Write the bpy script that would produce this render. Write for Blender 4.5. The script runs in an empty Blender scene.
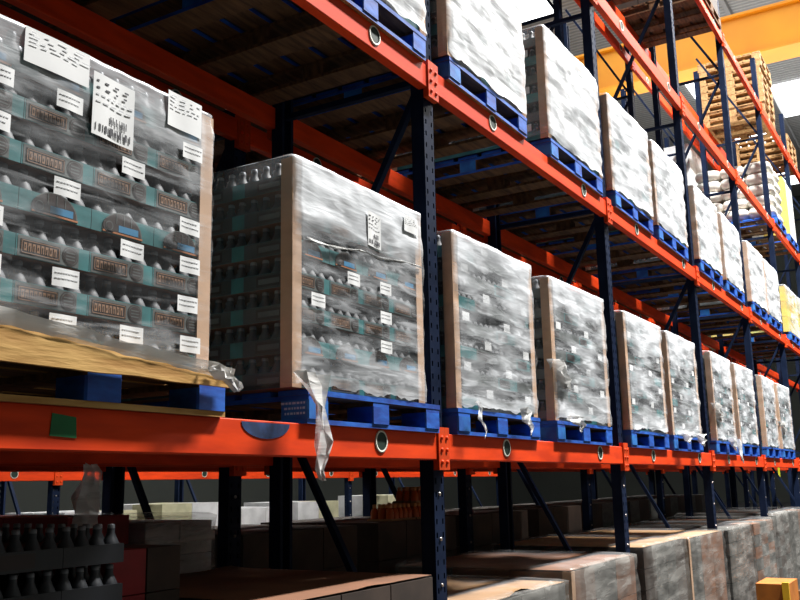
import bpy, bmesh, math, random
from mathutils import Vector, noise, Matrix

S = bpy.context.scene
COL = S.collection
PI = math.pi
rnd = random.Random(7)

# ------------------------------------------------------------------ camera
cam_d = bpy.data.cameras.new('camera')
cam = bpy.data.objects.new('camera', cam_d)
COL.objects.link(cam)
YAW, PITCH, ROLL = 0.5397, 0.1975, -0.0211
F = Vector((math.cos(YAW) * math.cos(PITCH), math.sin(YAW) * math.cos(PITCH), math.sin(PITCH)))
r0 = Vector((math.sin(YAW), -math.cos(YAW), 0))
u0 = r0.cross(F)
cr, sr = math.cos(ROLL), math.sin(ROLL)
RR = cr * r0 + sr * u0
UU = -sr * r0 + cr * u0
cam.matrix_world = Matrix(((RR.x, UU.x, -F.x, -1.0591), (RR.y, UU.y, -F.y, -2.0652), (RR.z, UU.z, -F.z, 1.6), (0, 0, 0, 1)))
cam_d.sensor_width = 36
cam_d.lens = 917.4 / 800 * 36
cam_d.clip_end = 300
S.camera = cam

# ------------------------------------------------------------------ world, light, exposure
W = bpy.data.worlds.new('world')
S.world = W
W.use_nodes = True
W.node_tree.nodes['Background'].inputs[0].default_value = (0.75, 0.85, 1, 1)
W.node_tree.nodes['Background'].inputs[1].default_value = 0.4
S.view_settings.view_transform = 'Standard'
S.view_settings.look = 'None'
S.view_settings.gamma = 1
S.view_settings.exposure = 0.06


def area(name, loc, sx, sy, power, color=(1, 1, 1), rot=(0, 0, 0)):
    d = bpy.data.lights.new(name, 'AREA')
    d.shape = 'RECTANGLE'
    d.size, d.size_y, d.energy, d.color = sx, sy, power, color
    o = bpy.data.objects.new(name, d)
    COL.objects.link(o)
    o.location, o.rotation_euler = loc, rot
    return o


# high-bay strip lamps hung over the aisle, skylight daylight from the roof, added fill over the aisle behind
area('aisle_strip_light', (8.5, -4.2, 14.5), 5, 0.8, 7400, (1, 0.98, 0.95))
area('aisle_strip_light', (21, -4.0, 14), 9, 0.9, 3000, (1, 0.98, 0.95))
area('skylight_daylight', (26, 2.0, 17.6), 26, 16, 2000, (0.93, 0.97, 1))
area('rear_aisle_fill', (7, 4.4, 4.2), 11, 0.4, 230, (1, 0.97, 0.92))
area('roof_fill', (34, 2.0, 12.5), 20, 10, 1300, (1, 0.98, 0.95), (PI, 0, 0))  # added fill pointing up, brightens roof and girder

# ------------------------------------------------------------------ materials
MATS = {}


def new_mat(name):
    m = bpy.data.materials.new(name)
    m.use_nodes = True
    nt = m.node_tree
    return m, nt, nt.nodes, nt.links, nt.nodes['Principled BSDF']


def mat(name, col, rough=0.5, metal=0.0, var=0.0, scale=8.0, stretch=(1, 1, 1), col2=None, bump=0.0, spec=0.5, lo=.35, hi=.65):
    if name in MATS:
        return MATS[name]
    m, nt, N, L, b = new_mat(name)
    b.inputs['Roughness'].default_value = rough
    b.inputs['Metallic'].default_value = metal
    b.inputs['Specular IOR Level'].default_value = spec
    c = (*col, 1)
    if col2 is None:
        col2 = tuple(max(0, x * (1 - var)) for x in col)
    if var or bump or tuple(col2) != tuple(col):
        tc = N.new('ShaderNodeTexCoord')
        mp = N.new('ShaderNodeMapping')
        mp.inputs['Scale'].default_value = stretch
        oi = N.new('ShaderNodeObjectInfo')
        ad = N.new('ShaderNodeVectorMath')
        ad.operation = 'ADD'
        sc = N.new('ShaderNodeMath')
        sc.operation = 'MULTIPLY'
        sc.inputs[1].default_value = 37.0
        L.new(oi.outputs['Random'], sc.inputs[0])
        L.new(tc.outputs['Object'], ad.inputs[0])
        L.new(sc.outputs[0], ad.inputs[1])
        L.new(ad.outputs[0], mp.inputs['Vector'])
        nz = N.new('ShaderNodeTexNoise')
        nz.inputs['Scale'].default_value = scale
        nz.inputs['Detail'].default_value = 5
        L.new(mp.outputs[0], nz.inputs['Vector'])
        rp = N.new('ShaderNodeValToRGB')
        rp.color_ramp.elements[0].position = lo
        rp.color_ramp.elements[1].position = hi
        rp.color_ramp.elements[0].color = (*col2, 1)
        rp.color_ramp.elements[1].color = c
        L.new(nz.outputs['Fac'], rp.inputs[0])
        L.new(rp.outputs[0], b.inputs['Base Color'])
        if bump:
            bp = N.new('ShaderNodeBump')
            bp.inputs['Strength'].default_value = bump
            bp.inputs['Distance'].default_value = 0.02
            L.new(nz.outputs['Fac'], bp.inputs['Height'])
            L.new(bp.outputs[0], b.inputs['Normal'])
    else:
        b.inputs['Base Color'].default_value = c
    MATS[name] = m
    return m


def film(name, base, streak, blotch, top, bottom, hz, tint=(0.86, 0.89, 0.93), corner=0.55, hw=0.485, flank=0.22):
    """stretch film: thin clear sheets where few turns lie, milky where turns and wrinkles overlap; front glare is put into the density too"""
    m, nt, N, L, b = new_mat(name)
    N.remove(b)
    out = N['Material Output']
    tc = N.new('ShaderNodeTexCoord')
    oi = N.new('ShaderNodeObjectInfo')
    sc = N.new('ShaderNodeMath'); sc.operation = 'MULTIPLY'; sc.inputs[1].default_value = 53.0
    L.new(oi.outputs['Random'], sc.inputs[0])
    ad = N.new('ShaderNodeVectorMath'); ad.operation = 'ADD'
    L.new(tc.outputs['Object'], ad.inputs[0]); L.new(sc.outputs[0], ad.inputs[1])

    def nz(scale, stretch, rot, lo, hi, detail=6, dist=0.0):
        mp = N.new('ShaderNodeMapping')
        mp.inputs['Scale'].default_value = stretch
        mp.inputs['Rotation'].default_value = rot
        L.new(ad.outputs[0], mp.inputs[0])
        t = N.new('ShaderNodeTexNoise')
        t.inputs['Scale'].default_value = scale
        t.inputs['Detail'].default_value = detail
        t.inputs['Distortion'].default_value = dist
        L.new(mp.outputs[0], t.inputs['Vector'])
        r = N.new('ShaderNodeMapRange')
        r.inputs[1].default_value = lo; r.inputs[2].default_value = hi
        L.new(t.outputs['Fac'], r.inputs[0])
        return r.outputs[0], t.outputs['Fac']

    def mul(a, k):
        x = N.new('ShaderNodeMath'); x.operation = 'MULTIPLY'
        L.new(a, x.inputs[0])
        if isinstance(k, float): x.inputs[1].default_value = k
        else: L.new(k, x.inputs[1])
        return x.outputs[0]

    def add(a, k):
        x = N.new('ShaderNodeMath'); x.operation = 'ADD'
        L.new(a, x.inputs[0])
        if isinstance(k, float): x.inputs[1].default_value = k
        else: L.new(k, x.inputs[1])
        return x.outputs[0]

    s1, h1 = nz(2.0, (1, 1, 5.5), (0.0, 0.16, 0.0), 0.40, 0.66, 3.5, 0.5)
    s2, h2 = nz(5.0, (1, 1, 6), (0.0, -0.45, 0.1), 0.52, 0.68, 3, 0.8)
    bl, h3 = nz(2.6, (1, 1, 1.6), (0, 0, 0), 0.38, 0.66, 4)
    sep = N.new('ShaderNodeSeparateXYZ'); L.new(tc.outputs['Object'], sep.inputs[0])

    def ramp(v, a, bb):
        r = N.new('ShaderNodeMapRange'); r.interpolation_type = 'SMOOTHSTEP'
        r.inputs[1].default_value = a; r.inputs[2].default_value = bb
        L.new(v, r.inputs[0]); return r.outputs[0]
    # the layers of film overlap in slanting turns towards top and foot of the load
    wob = add(sep.outputs['Z'], mul(add(h3, -0.5), 0.35))
    tp = ramp(wob, hz * 0.58, hz * 0.97)
    bt = ramp(wob, 0.16, 0.0)
    f = add(mul(s1, streak), mul(s2, streak * 0.6))
    f = add(f, mul(bl, blotch))
    f = add(f, mul(tp, top))
    f = add(f, mul(bt, bottom))
    f = add(f, base)
    ax = N.new('ShaderNodeMath'); ax.operation = 'ABSOLUTE'; L.new(sep.outputs['X'], ax.inputs[0])
    cn = ramp(ax.outputs[0], hw - 0.062, hw - 0.040)
    k = N.new('ShaderNodeMapRange'); k.inputs[3].default_value = 1.0; k.inputs[4].default_value = corner
    L.new(cn, k.inputs[0])
    f = mul(f, k.outputs[0])
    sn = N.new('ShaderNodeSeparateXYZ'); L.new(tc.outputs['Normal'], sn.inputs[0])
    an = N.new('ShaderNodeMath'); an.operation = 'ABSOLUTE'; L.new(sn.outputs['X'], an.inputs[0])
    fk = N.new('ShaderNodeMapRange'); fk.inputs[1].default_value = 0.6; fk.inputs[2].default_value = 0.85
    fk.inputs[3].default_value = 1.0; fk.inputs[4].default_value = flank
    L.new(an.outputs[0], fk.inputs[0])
    f = mul(f, fk.outputs[0])  # side faces made clearer, as only the fronts carry painted glare
    cl = N.new('ShaderNodeMapRange')
    cl.inputs[1].default_value = 0.0; cl.inputs[2].default_value = 1.0
    cl.inputs[3].default_value = 0.03; cl.inputs[4].default_value = 0.97
    L.new(f, cl.inputs[0])
    bp = N.new('ShaderNodeBump'); bp.inputs['Strength'].default_value = 0.16; bp.inputs['Distance'].default_value = 0.02
    L.new(add(mul(h1, 0.6), h2), bp.inputs['Height'])
    d = N.new('ShaderNodeBsdfDiffuse'); d.inputs['Color'].default_value = (*tint, 1)
    g = N.new('ShaderNodeBsdfGlossy'); g.inputs['Roughness'].default_value = 0.28; g.inputs['Color'].default_value = (0.9, 0.9, 0.9, 1)
    L.new(bp.outputs[0], d.inputs['Normal']); L.new(bp.outputs[0], g.inputs['Normal'])
    tl = N.new('ShaderNodeBsdfTranslucent'); tl.inputs['Color'].default_value = (*tint, 1)
    m0 = N.new('ShaderNodeMixShader'); m0.inputs[0].default_value = 0.12
    L.new(d.outputs[0], m0.inputs[1]); L.new(tl.outputs[0], m0.inputs[2])
    m1 = N.new('ShaderNodeMixShader'); m1.inputs[0].default_value = 0.14
    L.new(m0.outputs[0], m1.inputs[1]); L.new(g.outputs[0], m1.inputs[2])
    t = N.new('ShaderNodeBsdfTransparent')
    m2 = N.new('ShaderNodeMixShader')
    L.new(cl.outputs[0], m2.inputs[0]); L.new(t.outputs[0], m2.inputs[1]); L.new(m1.outputs[0], m2.inputs[2])
    L.new(m2.outputs[0], out.inputs['Surface'])
    MATS[name] = m
    return m


def emit(name, col, st):
    m, nt, N, L, b = new_mat(name)
    b.inputs['Base Color'].default_value = (*col, 1)
    b.inputs['Emission Color'].default_value = (*col, 1)
    b.inputs['Emission Strength'].default_value = st
    MATS[name] = m
    return m


NAVY = mat('navy_steel', (0.010, 0.018, 0.045), 0.6, 0.0, 0.4, 6, col2=(0.005, 0.010, 0.027), spec=0.06)
ORANGE = mat('orange_steel', (0.86, 0.062, 0.004), 0.6, 0.0, col2=(0.62, 0.04, 0.004), scale=3, stretch=(1, 1, 5), spec=0.2)
ORANGE_D = mat('orange_connector', (0.74, 0.065, 0.006), 0.6, 0.0, 0.3, 14, spec=0.2)
STEEL = mat('bolt_steel', (0.5, 0.45, 0.4), 0.35, 0.8)
RING = mat('pale_ring', (0.72, 0.72, 0.62), 0.5)
HOLE = mat('dark_green_plug', (0.006, 0.025, 0.014), 0.6)
BLUE = mat('blue_painted_wood', (0.010, 0.125, 0.56), 0.6, 0.0, col2=(0.004, 0.045, 0.30), scale=9, stretch=(1, 1, 2.5), bump=0.15)
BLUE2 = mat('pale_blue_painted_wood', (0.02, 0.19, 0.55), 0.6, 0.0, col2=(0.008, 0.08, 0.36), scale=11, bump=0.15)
WOOD = mat('raw_pallet_wood', (0.19, 0.09, 0.032), 0.8, 0.0, col2=(0.07, 0.03, 0.011), scale=5, stretch=(1.0, 7, 3), bump=0.2)
WOODL = mat('pale_pallet_wood', (0.62, 0.37, 0.11), 0.7, 0.0, col2=(0.42, 0.21, 0.045), scale=4, stretch=(1.2, 5, 9), bump=0.2)
WOODM = mat('mid_pallet_wood', (0.42, 0.20, 0.06), 0.75, 0.0, col2=(0.25, 0.11, 0.03), scale=5, stretch=(2, 7, 3))
WOODR = mat('red_brown_pallet_wood', (0.16, 0.05, 0.025), 0.8, 0.0, 0.5, 5)
BOARD = mat('corner_board_card', (0.56, 0.36, 0.23), 0.7, 0.0, 0.16, 5, (1, 1, 2))
GLASSY = mat('dark_bottle_glass', (0.036, 0.041, 0.05), 0.62, 0.0, spec=0.6)
CAP = mat('bottle_cap_silver', (0.20, 0.21, 0.23), 0.42, 0.3)
TEAL = mat('teal_print', (0.035, 0.20, 0.21), 0.5, 0.0, 0.45, 10)
GREYP = mat('grey_print', (0.11, 0.125, 0.12), 0.5, 0.0, 0.35, 10)
GREYK = mat('shaded_grey_print', (0.045, 0.05, 0.052), 0.5, 0.0, 0.4, 10)
BROWNP = mat('dark_brown_print', (0.02, 0.009, 0.007), 0.5)
CREAMP = mat('tan_print', (0.27, 0.15, 0.085), 0.5)
BLUEP = mat('sky_print', (0.03, 0.20, 0.38), 0.5)
ORANGEP = mat('orange_print', (0.42, 0.15, 0.05), 0.5)
PAPER = mat('white_label_paper', (0.82, 0.83, 0.83), 0.65, 0.0, 0.1, 7)
INK = mat('label_ink', (0.06, 0.06, 0.07), 0.7)
GREYINK = mat('faded_label_ink', (0.60, 0.61, 0.63), 0.7)
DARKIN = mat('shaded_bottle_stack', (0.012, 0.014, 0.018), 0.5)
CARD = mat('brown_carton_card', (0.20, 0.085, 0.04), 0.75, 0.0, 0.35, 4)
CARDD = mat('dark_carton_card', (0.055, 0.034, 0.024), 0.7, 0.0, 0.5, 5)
CARDT = mat('tan_cardboard_sheet', (0.36, 0.20, 0.085), 0.75, 0.0, 0.3, 3)
GREYC = mat('grey_printed_carton', (0.10, 0.10, 0.092), 0.6, 0.0, 0.5, 9, (1, 1, 3))
REDC = mat('dark_red_carton', (0.33, 0.012, 0.018), 0.6, 0.0, 0.35, 8)
GREEN = mat('green_tape', (0.004, 0.17, 0.045), 0.6, 0.0, 0.25, 9)
BLUET = mat('blue_scuffed_tape', (0.03, 0.08, 0.24), 0.6, 0.0, 0.6, 20)
YELSIGN = mat('yellow_sign_card', (0.85, 0.85, 0.02), 0.6)
YELG = mat('yellow_green_pack', (0.55, 0.55, 0.10), 0.6, 0.0, col2=(0.62, 0.40, 0.08), scale=5)
PALEY = mat('pale_yellow_pack', (0.60, 0.58, 0.38), 0.6, 0.0, 0.3, 6)
BAGW = mat('white_sack', (0.80, 0.77, 0.70), 0.7, 0.0, 0.15, 4)
YELLOWG = mat('crane_yellow', (0.90, 0.36, 0.006), 0.5, 0.0, col2=(0.80, 0.28, 0.005), scale=0.5)
AMBER = mat('amber_bottle', (0.50, 0.10, 0.012), 0.3)
AMBERCAP = mat('amber_cap', (0.75, 0.35, 0.12), 0.4)
WHITEP = mat('white_wrapped_pack', (0.75, 0.76, 0.77), 0.6, 0.0, 0.25, 5)
STENCIL = mat('white_stencil_paint', (0.45, 0.6, 0.75), 0.7)
ORCRATE = mat('orange_carton', (0.55, 0.17, 0.015), 0.6, 0.0, 0.3, 6)
YELEDGE = mat('yellow_edge', (0.85, 0.5, 0.02), 0.5)

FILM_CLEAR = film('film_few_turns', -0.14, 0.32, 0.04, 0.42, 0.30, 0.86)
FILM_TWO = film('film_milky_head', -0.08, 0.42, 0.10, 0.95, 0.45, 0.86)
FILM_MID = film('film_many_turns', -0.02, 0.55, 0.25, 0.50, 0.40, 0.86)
FILM_WHITE = film('film_white_glare', 0.30, 0.60, 0.35, 0.2, 0.3, 0.80, (0.80, 0.82, 0.85), corner=0.7)  # white of the fronts stands mostly for glare on clear film
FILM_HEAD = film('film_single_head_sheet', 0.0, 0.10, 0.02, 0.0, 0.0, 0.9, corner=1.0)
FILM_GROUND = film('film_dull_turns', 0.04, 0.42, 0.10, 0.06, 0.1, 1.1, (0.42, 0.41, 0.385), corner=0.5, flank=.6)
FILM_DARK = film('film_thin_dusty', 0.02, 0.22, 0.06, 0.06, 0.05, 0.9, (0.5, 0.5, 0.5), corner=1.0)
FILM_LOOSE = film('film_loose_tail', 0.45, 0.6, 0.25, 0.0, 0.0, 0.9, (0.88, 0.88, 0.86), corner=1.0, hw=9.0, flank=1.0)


# ------------------------------------------------------------------ mesh helpers
class MB:
    def __init__(self):
        self.v, self.f, self.m, self.mats = [], [], [], []
        self.smooth = []

    def mi(self, m):
        if m not in self.mats:
            self.mats.append(m)
        return self.mats.index(m)

    def face(self, idx, m, sm=False):
        self.f.append(tuple(idx)); self.m.append(self.mi(m)); self.smooth.append(sm)

    def box(self, x0, x1, y0, y1, z0, z1, m, faces=None):
        b = len(self.v)
        self.v += [(x0, y0, z0), (x1, y0, z0), (x1, y1, z0), (x0, y1, z0), (x0, y0, z1), (x1, y0, z1), (x1, y1, z1), (x0, y1, z1)]
        fs = dict(bottom=(0, 3, 2, 1), top=(4, 5, 6, 7), front=(0, 1, 5, 4), right=(1, 2, 6, 5), back=(2, 3, 7, 6), left=(3, 0, 4, 7))
        for k, q in fs.items():
            mm = m if not isinstance(m, dict) else m.get(k, m['*'])
            self.face([b + i for i in q], mm)

    def quad(self, pts, m):
        b = len(self.v)
        self.v += [tuple(p) for p in pts]
        self.face(range(b, b + len(pts)), m)

    def bar(self, p0, p1, w, d, m):
        p0, p1 = Vector(p0), Vector(p1)
        t = (p1 - p0).normalized()
        a = t.cross(Vector((0, 0, 1)))
        if a.length < 1e-3: a = Vector((1, 0, 0))
        a.normalize(); c = a.cross(t)
        b = len(self.v)
        for p in (p0, p1):
            for sa, sc in ((-1, -1), (1, -1), (1, 1), (-1, 1)):
                self.v.append(tuple(p + a * sa * w / 2 + c * sc * d / 2))
        for q in ((0, 1, 5, 4), (1, 2, 6, 5), (2, 3, 7, 6), (3, 0, 4, 7), (3, 2, 1, 0), (4, 5, 6, 7)):
            self.face([b + i for i in q], m)

    def lathe(self, c, prof, seg, mlist, axis='z', sm=True):
        """prof: list of (r, h); mlist: one material or one per ring gap"""
        b = len(self.v); n = len(prof)
        for (r, h) in prof:
            for k in range(seg):
                a = 2 * PI * k / seg
                if axis == 'z': p = (c[0] + r * math.cos(a), c[1] + r * math.sin(a), c[2] + h)
                else: p = (c[0] + r * math.cos(a), c[1] + h, c[2] + r * math.sin(a))
                self.v.append(p)
        for i in range(n - 1):
            mm = mlist if not isinstance(mlist, list) else mlist[i]
            for k in range(seg):
                k2 = (k + 1) % seg
                q = (b + i * seg + k, b + i * seg + k2, b + (i + 1) * seg + k2, b + (i + 1) * seg + k)
                self.face(q if axis == 'z' else q[::-1], mm, sm)
        mm = mlist if not isinstance(mlist, list) else mlist[-1]
        e = [b + (n - 1) * seg + k for k in range(seg)]
        self.face(e if axis == 'z' else e[::-1], mm)

    def build(self, name, parent=None, loc=(0, 0, 0), rotz=0):
        me = bpy.data.meshes.new(name)
        me.from_pydata(self.v, [], self.f)
        for m in self.mats: me.materials.append(m)
        me.polygons.foreach_set('material_index', self.m)
        me.polygons.foreach_set('use_smooth', self.smooth)
        me.update()
        o = bpy.data.objects.new(name, me)
        COL.objects.link(o)
        o.location = loc
        o.rotation_euler = (0, 0, rotz)
        if parent: o.parent = parent
        return o


def tag(o, label, cat, group=None, kind=None):
    o['label'] = label
    if cat: o['category'] = cat
    if group: o['group'] = group
    if kind: o['kind'] = kind
    return o


def thing(name, label, cat, loc=(0, 0, 0), rotz=0, group=None):
    o = bpy.data.objects.new(name, None)
    COL.objects.link(o)
    o.location = loc
    o.rotation_euler = (0, 0, rotz)
    o.empty_display_size = 0.1
    return tag(o, label, cat, group)


KIDS = {}


def copy_tree(o, parent=None):
    c = o.copy()
    COL.objects.link(c)
    if parent: c.parent = parent
    for ch in list(o.children):
        copy_tree(ch, c)
    return c


def place(proto, used, loc, label, group=None, rotz=0, cat=None):
    o = proto if not used else copy_tree(proto)
    o.location = loc
    o.rotation_euler = (0, 0, rotz)
    o['label'] = label
    if group: o['group'] = group
    return o


def structure(o):
    o['kind'] = 'structure'
    return o


ORD = ['first', 'second', 'third', 'fourth', 'fifth', 'sixth', 'seventh', 'eighth', 'ninth', 'tenth']
B = 2.7
LV = [1.822, 3.631, 5.422, 7.317]
BH = 0.12
FD = 0.95            # frame depth
YB = 1.22            # front of the rack row behind
YC = 6.0             # front of the rack row across the next aisle
LVN = ['lower shelf', 'upper shelf', 'third shelf', 'top shelf']

# ------------------------------------------------------------------ the hall
floor_m = mat('concrete_floor', (0.022, 0.021, 0.02), 0.7, 0.0, 0.3, 0.8)
wall_m = mat('grey_green_wall', (0.03, 0.034, 0.028), 0.8, 0.0, 0.15, 0.5)
roof_m, nt, N, L, b = new_mat('corrugated_roof')
b.inputs['Roughness'].default_value = 0.6
tc = N.new('ShaderNodeTexCoord'); wv = N.new('ShaderNodeTexWave'); wv.inputs['Scale'].default_value = 1.3
L.new(tc.outputs['Object'], wv.inputs['Vector'])
cr_ = N.new('ShaderNodeValToRGB'); cr_.color_ramp.elements[0].color = (0.20, 0.20, 0.20, 1); cr_.color_ramp.elements[1].color = (0.34, 0.34, 0.33, 1)
L.new(wv.outputs['Color'], cr_.inputs[0]); L.new(cr_.outputs[0], b.inputs['Base Color'])
bp = N.new('ShaderNodeBump'); bp.inputs['Distance'].default_value = 0.05; L.new(wv.outputs['Fac'], bp.inputs['Height']); L.new(bp.outputs[0], b.inputs['Normal'])
SKYP = emit('skylight_panel', (0.95, 0.98, 1), 3.2)

m = MB(); m.box(-8, 60, -9, 24, -0.2, 0, floor_m); structure(m.build('floor'))
m = MB(); m.box(-8, 60, 24, 24.2, 0, 19, wall_m); structure(m.build('wall_back'))
m = MB(); m.box(60, 60.2, -9, 24, 0, 19, wall_m); structure(m.build('wall_end'))
m = MB(); m.box(-8.2, -8, -9, 24, 0, 19, wall_m); structure(m.build('wall_left'))
m = MB(); m.box(-8, 60, -9.2, -9, 0, 19, wall_m); structure(m.build('wall_front'))
m = MB(); m.box(-8.2, 60.2, -9.2, 24.2, 19, 19.2, roof_m); structure(m.build('ceiling'))
for i, y in enumerate((-4.5, -0.5, 3.5, 7.5, 11.5, 15.5, 19.5)):
    m = MB(); m.box(-8, 60, y - 0.08, y + 0.08, 18.72, 19, mat('purlin_steel', (0.22, 0.22, 0.22), 0.5)); structure(m.build('trim_%d' % (i + 1)))
wn = 1
for (x0, x1, y0, y1) in ((30, 41, -3.6, -1.4), (30, 41, 4.4, 6.6), (46, 57, -3.6, -1.4), (46, 57, 0.4, 2.6), (46, 57, 4.4, 6.6), (14, 25, -3.6, -1.4), (14, 25, 4.4, 6.6), (0, 10, 4.4, 6.6), (14, 25, 12.4, 14.6), (30, 41, 12.4, 14.6), (41.2, 45.4, 1.7, 3.4), (26.3, 29.6, 9.0, 10.6)):
    m = MB(); m.box(x0, x1, y0, y1, 18.9, 18.98, SKYP); structure(m.build('window_%d' % wn)); wn += 1

# overhead crane girder
g = thing('crane_girder', 'yellow overhead crane girder crossing high under the grey roof', 'crane girder', (27, 0, 0))
m = MB(); m.box(-0.35, 0.35, -8.5, 20, 14.15, 15.42, YELLOWG); m.build('box_girder', g)
m = MB(); m.box(-0.5, 0.5, -8.5, 20, 14.07, 14.15, YELLOWG); m.build('lower_flange', g)
m = MB(); m.box(-0.5, 0.5, -8.5, 20, 15.42, 15.50, YELLOWG); m.build('upper_flange', g)
for sgn in (-1, 1):
    m = MB(); m.box(-0.5, 0.5, 5.5 + sgn * 13.4 - 0.4, 5.5 + sgn * 13.4 + 0.4, 15.50, 16.0, NAVY); m.build('end_carriage', g)


# ------------------------------------------------------------------ racking
def post_mb(h, sy=1):
    """perforated C-channel post, front web at y=0, lips going to y=sy*.07"""
    m = MB()
    xs = [-0.05, -0.034, -0.022, 0.022, 0.034, 0.05]
    p = 0.06
    n = int(h / p)
    b = 0
    zs = []
    for i in range(n):
        zs += [i * p, i * p + 0.036]
    zs.append(n * p)
    for z in zs:
        for x in xs: m.v.append((x, 0, z))
    for r in range(len(zs) - 1):
        for c in range(5):
            if r % 2 == 1 and c in (1, 3): continue
            q = (r * 6 + c, r * 6 + c + 1, (r + 1) * 6 + c + 1, (r + 1) * 6 + c)
            m.face(q if sy > 0 else q[::-1], NAVY)
    H = n * p
    t = 0.003
    for s in (-1, 1):
        x0, x1 = sorted((s * 0.05, s * (0.05 - t)))
        y0, y1 = sorted((0, sy * 0.07))
        m.box(x0, x1, y0, y1, 0, H, NAVY)
        x0, x1 = sorted((s * 0.05, s * 0.028))
        y0, y1 = sorted((sy * 0.067, sy * 0.07))
        m.box(x0, x1, y0, y1, 0, H, NAVY)
    # web thickness behind the perforations
    m.box(-0.0185, 0.0185, *sorted((sy * 0.001, sy * 0.004)), 0, H, NAVY)
    return m


def make_frame(h=8.15):
    t = thing('rack_upright_frame', 'x', 'rack frame')
    a = post_mb(h, 1).build('post', t)
    c = post_mb(h, -1).build('post', t, (0, FD, 0))
    for o, y in ((a, 0.035), (c, -0.035)):
        m = MB(); m.box(-0.08, 0.08, y - 0.07, y + 0.07, 0, 0.008, NAVY); m.build('foot_plate', o)
        for k in range(4):
            m = MB()
            m.lathe((0.0, 0.0, 0.95 + k * 0.2), [(0.008, 0), (0.008, -0.006), (0.0, -0.007)], 8, STEEL, 'y')
            m.build('bolt', o)
    z = 0.38; k = 0
    while z + 1.2 < h:
        m = MB(); m.bar((0, 0.06, z), (0, FD - 0.06, z), 0.035, 0.03, NAVY); m.build('horizontal_brace', t)
        m = MB()
        if k % 2 == 0: m.bar((0, 0.06, z + 0.05), (0, FD - 0.06, z + 1.55), 0.035, 0.03, NAVY)
        else: m.bar((0, FD - 0.06, z + 0.05), (0, 0.06, z + 1.55), 0.035, 0.03, NAVY)
        m.build('diagonal_brace', t)
        z += 1.6; k += 1
    return t


frame0 = make_frame()
NBAY = 8
used = False
for row, y, nm in ((0, 0, 'front'), (1, YB, 'second'), (2, YC, 'third')):
    for k in range(0, NBAY + 1):
        if row == 2 and k > 6: continue
        if row == 0:
            lab = ('dark blue perforated upright frame of the front rack, %s one along from the bottle pallets' % ORD[k]) if k else 'dark blue upright frame at the near end of the front rack'
            if k == 1: lab = 'dark blue upright frame standing between the two nearest wrapped bottle loads and the rest'
        elif row == 1:
            lab = 'dark upright frame of the rack behind, back to back with the %s front frame' % ORD[k]
        else:
            lab = 'dark upright frame of the rack across the rear aisle, %s one along' % ORD[k]
        place(frame0, used, (k * B, y, 0), lab, 'rack frames of the %s rack' % nm); used = True


def make_beam(rings=True, boltside=True):
    t = thing('rack_beam', 'x', 'beam')
    Lh = B / 2 - 0.052
    m = MB()
    # box beam with a stepped inner lip, rounded edges
    prof = [(0.0, -0.115), (0.003, -0.12), (0.047, -0.12), (0.05, -0.115), (0.05, -0.003), (0.047, 0.0), (0.003, 0.0), (0.0, -0.003)]
    for x in (-Lh, Lh):
        for (yy, zz) in prof: m.v.append((x, yy - 0.025, zz))
    n = len(prof)
    for i in range(n):
        j = (i + 1) % n
        m.face((i, j, n + j, n + i), ORANGE)
    m.face(list(range(n))[::-1], ORANGE); m.face(range(n, 2 * n), ORANGE)
    m.build('beam_tube', t)
    for s in (-1, 1):
        m = MB()
        x0, x1 = sorted((s * (B / 2 - 0.052), s * (B / 2 + 0.0)))
        m.box(x0 + (0.002 if s > 0 else 0), x1 - (0.002 if s < 0 else 0), -0.034, -0.0035, -0.165, 0.028, ORANGE_D)
        c = m.build('end_connector', t)
        for zz in (-0.13, -0.075, -0.02):
            m = MB()
            m.lathe((s * (B / 2 - 0.024), -0.034, zz), [(0.010, 0), (0.010, -0.005), (0.005, -0.007), (0.0, -0.007)], 8, ORANGE, 'y')
            m.build('bolt_head', c)
    if rings:
        for x in (-0.65, 0.82):
            m = MB()
            m.lathe((x, -0.0255, -0.05), [(0.046, 0), (0.046, -0.004), (0.038, -0.004), (0.038, -0.001)], 24, [RING, RING, HOLE, HOLE], 'y')
            m.build('hole_grommet', t)
    return t


beam0 = make_beam(True)
beam1 = make_beam(False)
ub = [False, False]
for row, ys in ((0, (0.0, FD)), (1, (YB, YB + FD)), (2, (YC,))):
    for bay in range(NBAY):
        for l in range(4):
            for si, y in enumerate(ys):
                back = si == 1
                if row == 2 and (l > 1 or bay > 5): continue
                if row == 1 and back and l > 1: continue
                if row == 1 and l == 2 and bay < 2: continue
                ring = not back
                loc = (bay * B + B / 2, y - 0.0 if not back else y, LV[l])
                if row == 0 and bay == 0 and l in (0, 2, 3): pass
                where = ('front', 'back')[si]
                rk = ('front rack', 'rack behind', 'rack across the rear aisle')[row]
                lab = 'orange-red %s beam of the %s, %s, %s bay from the near end' % (where, LVN[l], rk, ORD[bay])
                pi = 0 if ring else 1
                place((beam0, beam1)[pi], ub[pi], loc, lab, 'orange %s beams of the %s' % (where, rk), PI if back else 0)
                ub[pi] = True


for o in list(COL.objects):
    if o.name.startswith('hole_grommet') and o.parent and o.parent['label'].startswith('orange-red front beam of the lower shelf, front rack, first') and o.data.vertices[0].co.x < 0:
        bpy.data.objects.remove(o)      # the green sticker covers that hole

# ------------------------------------------------------------------ pallets
PH = 0.125


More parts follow.
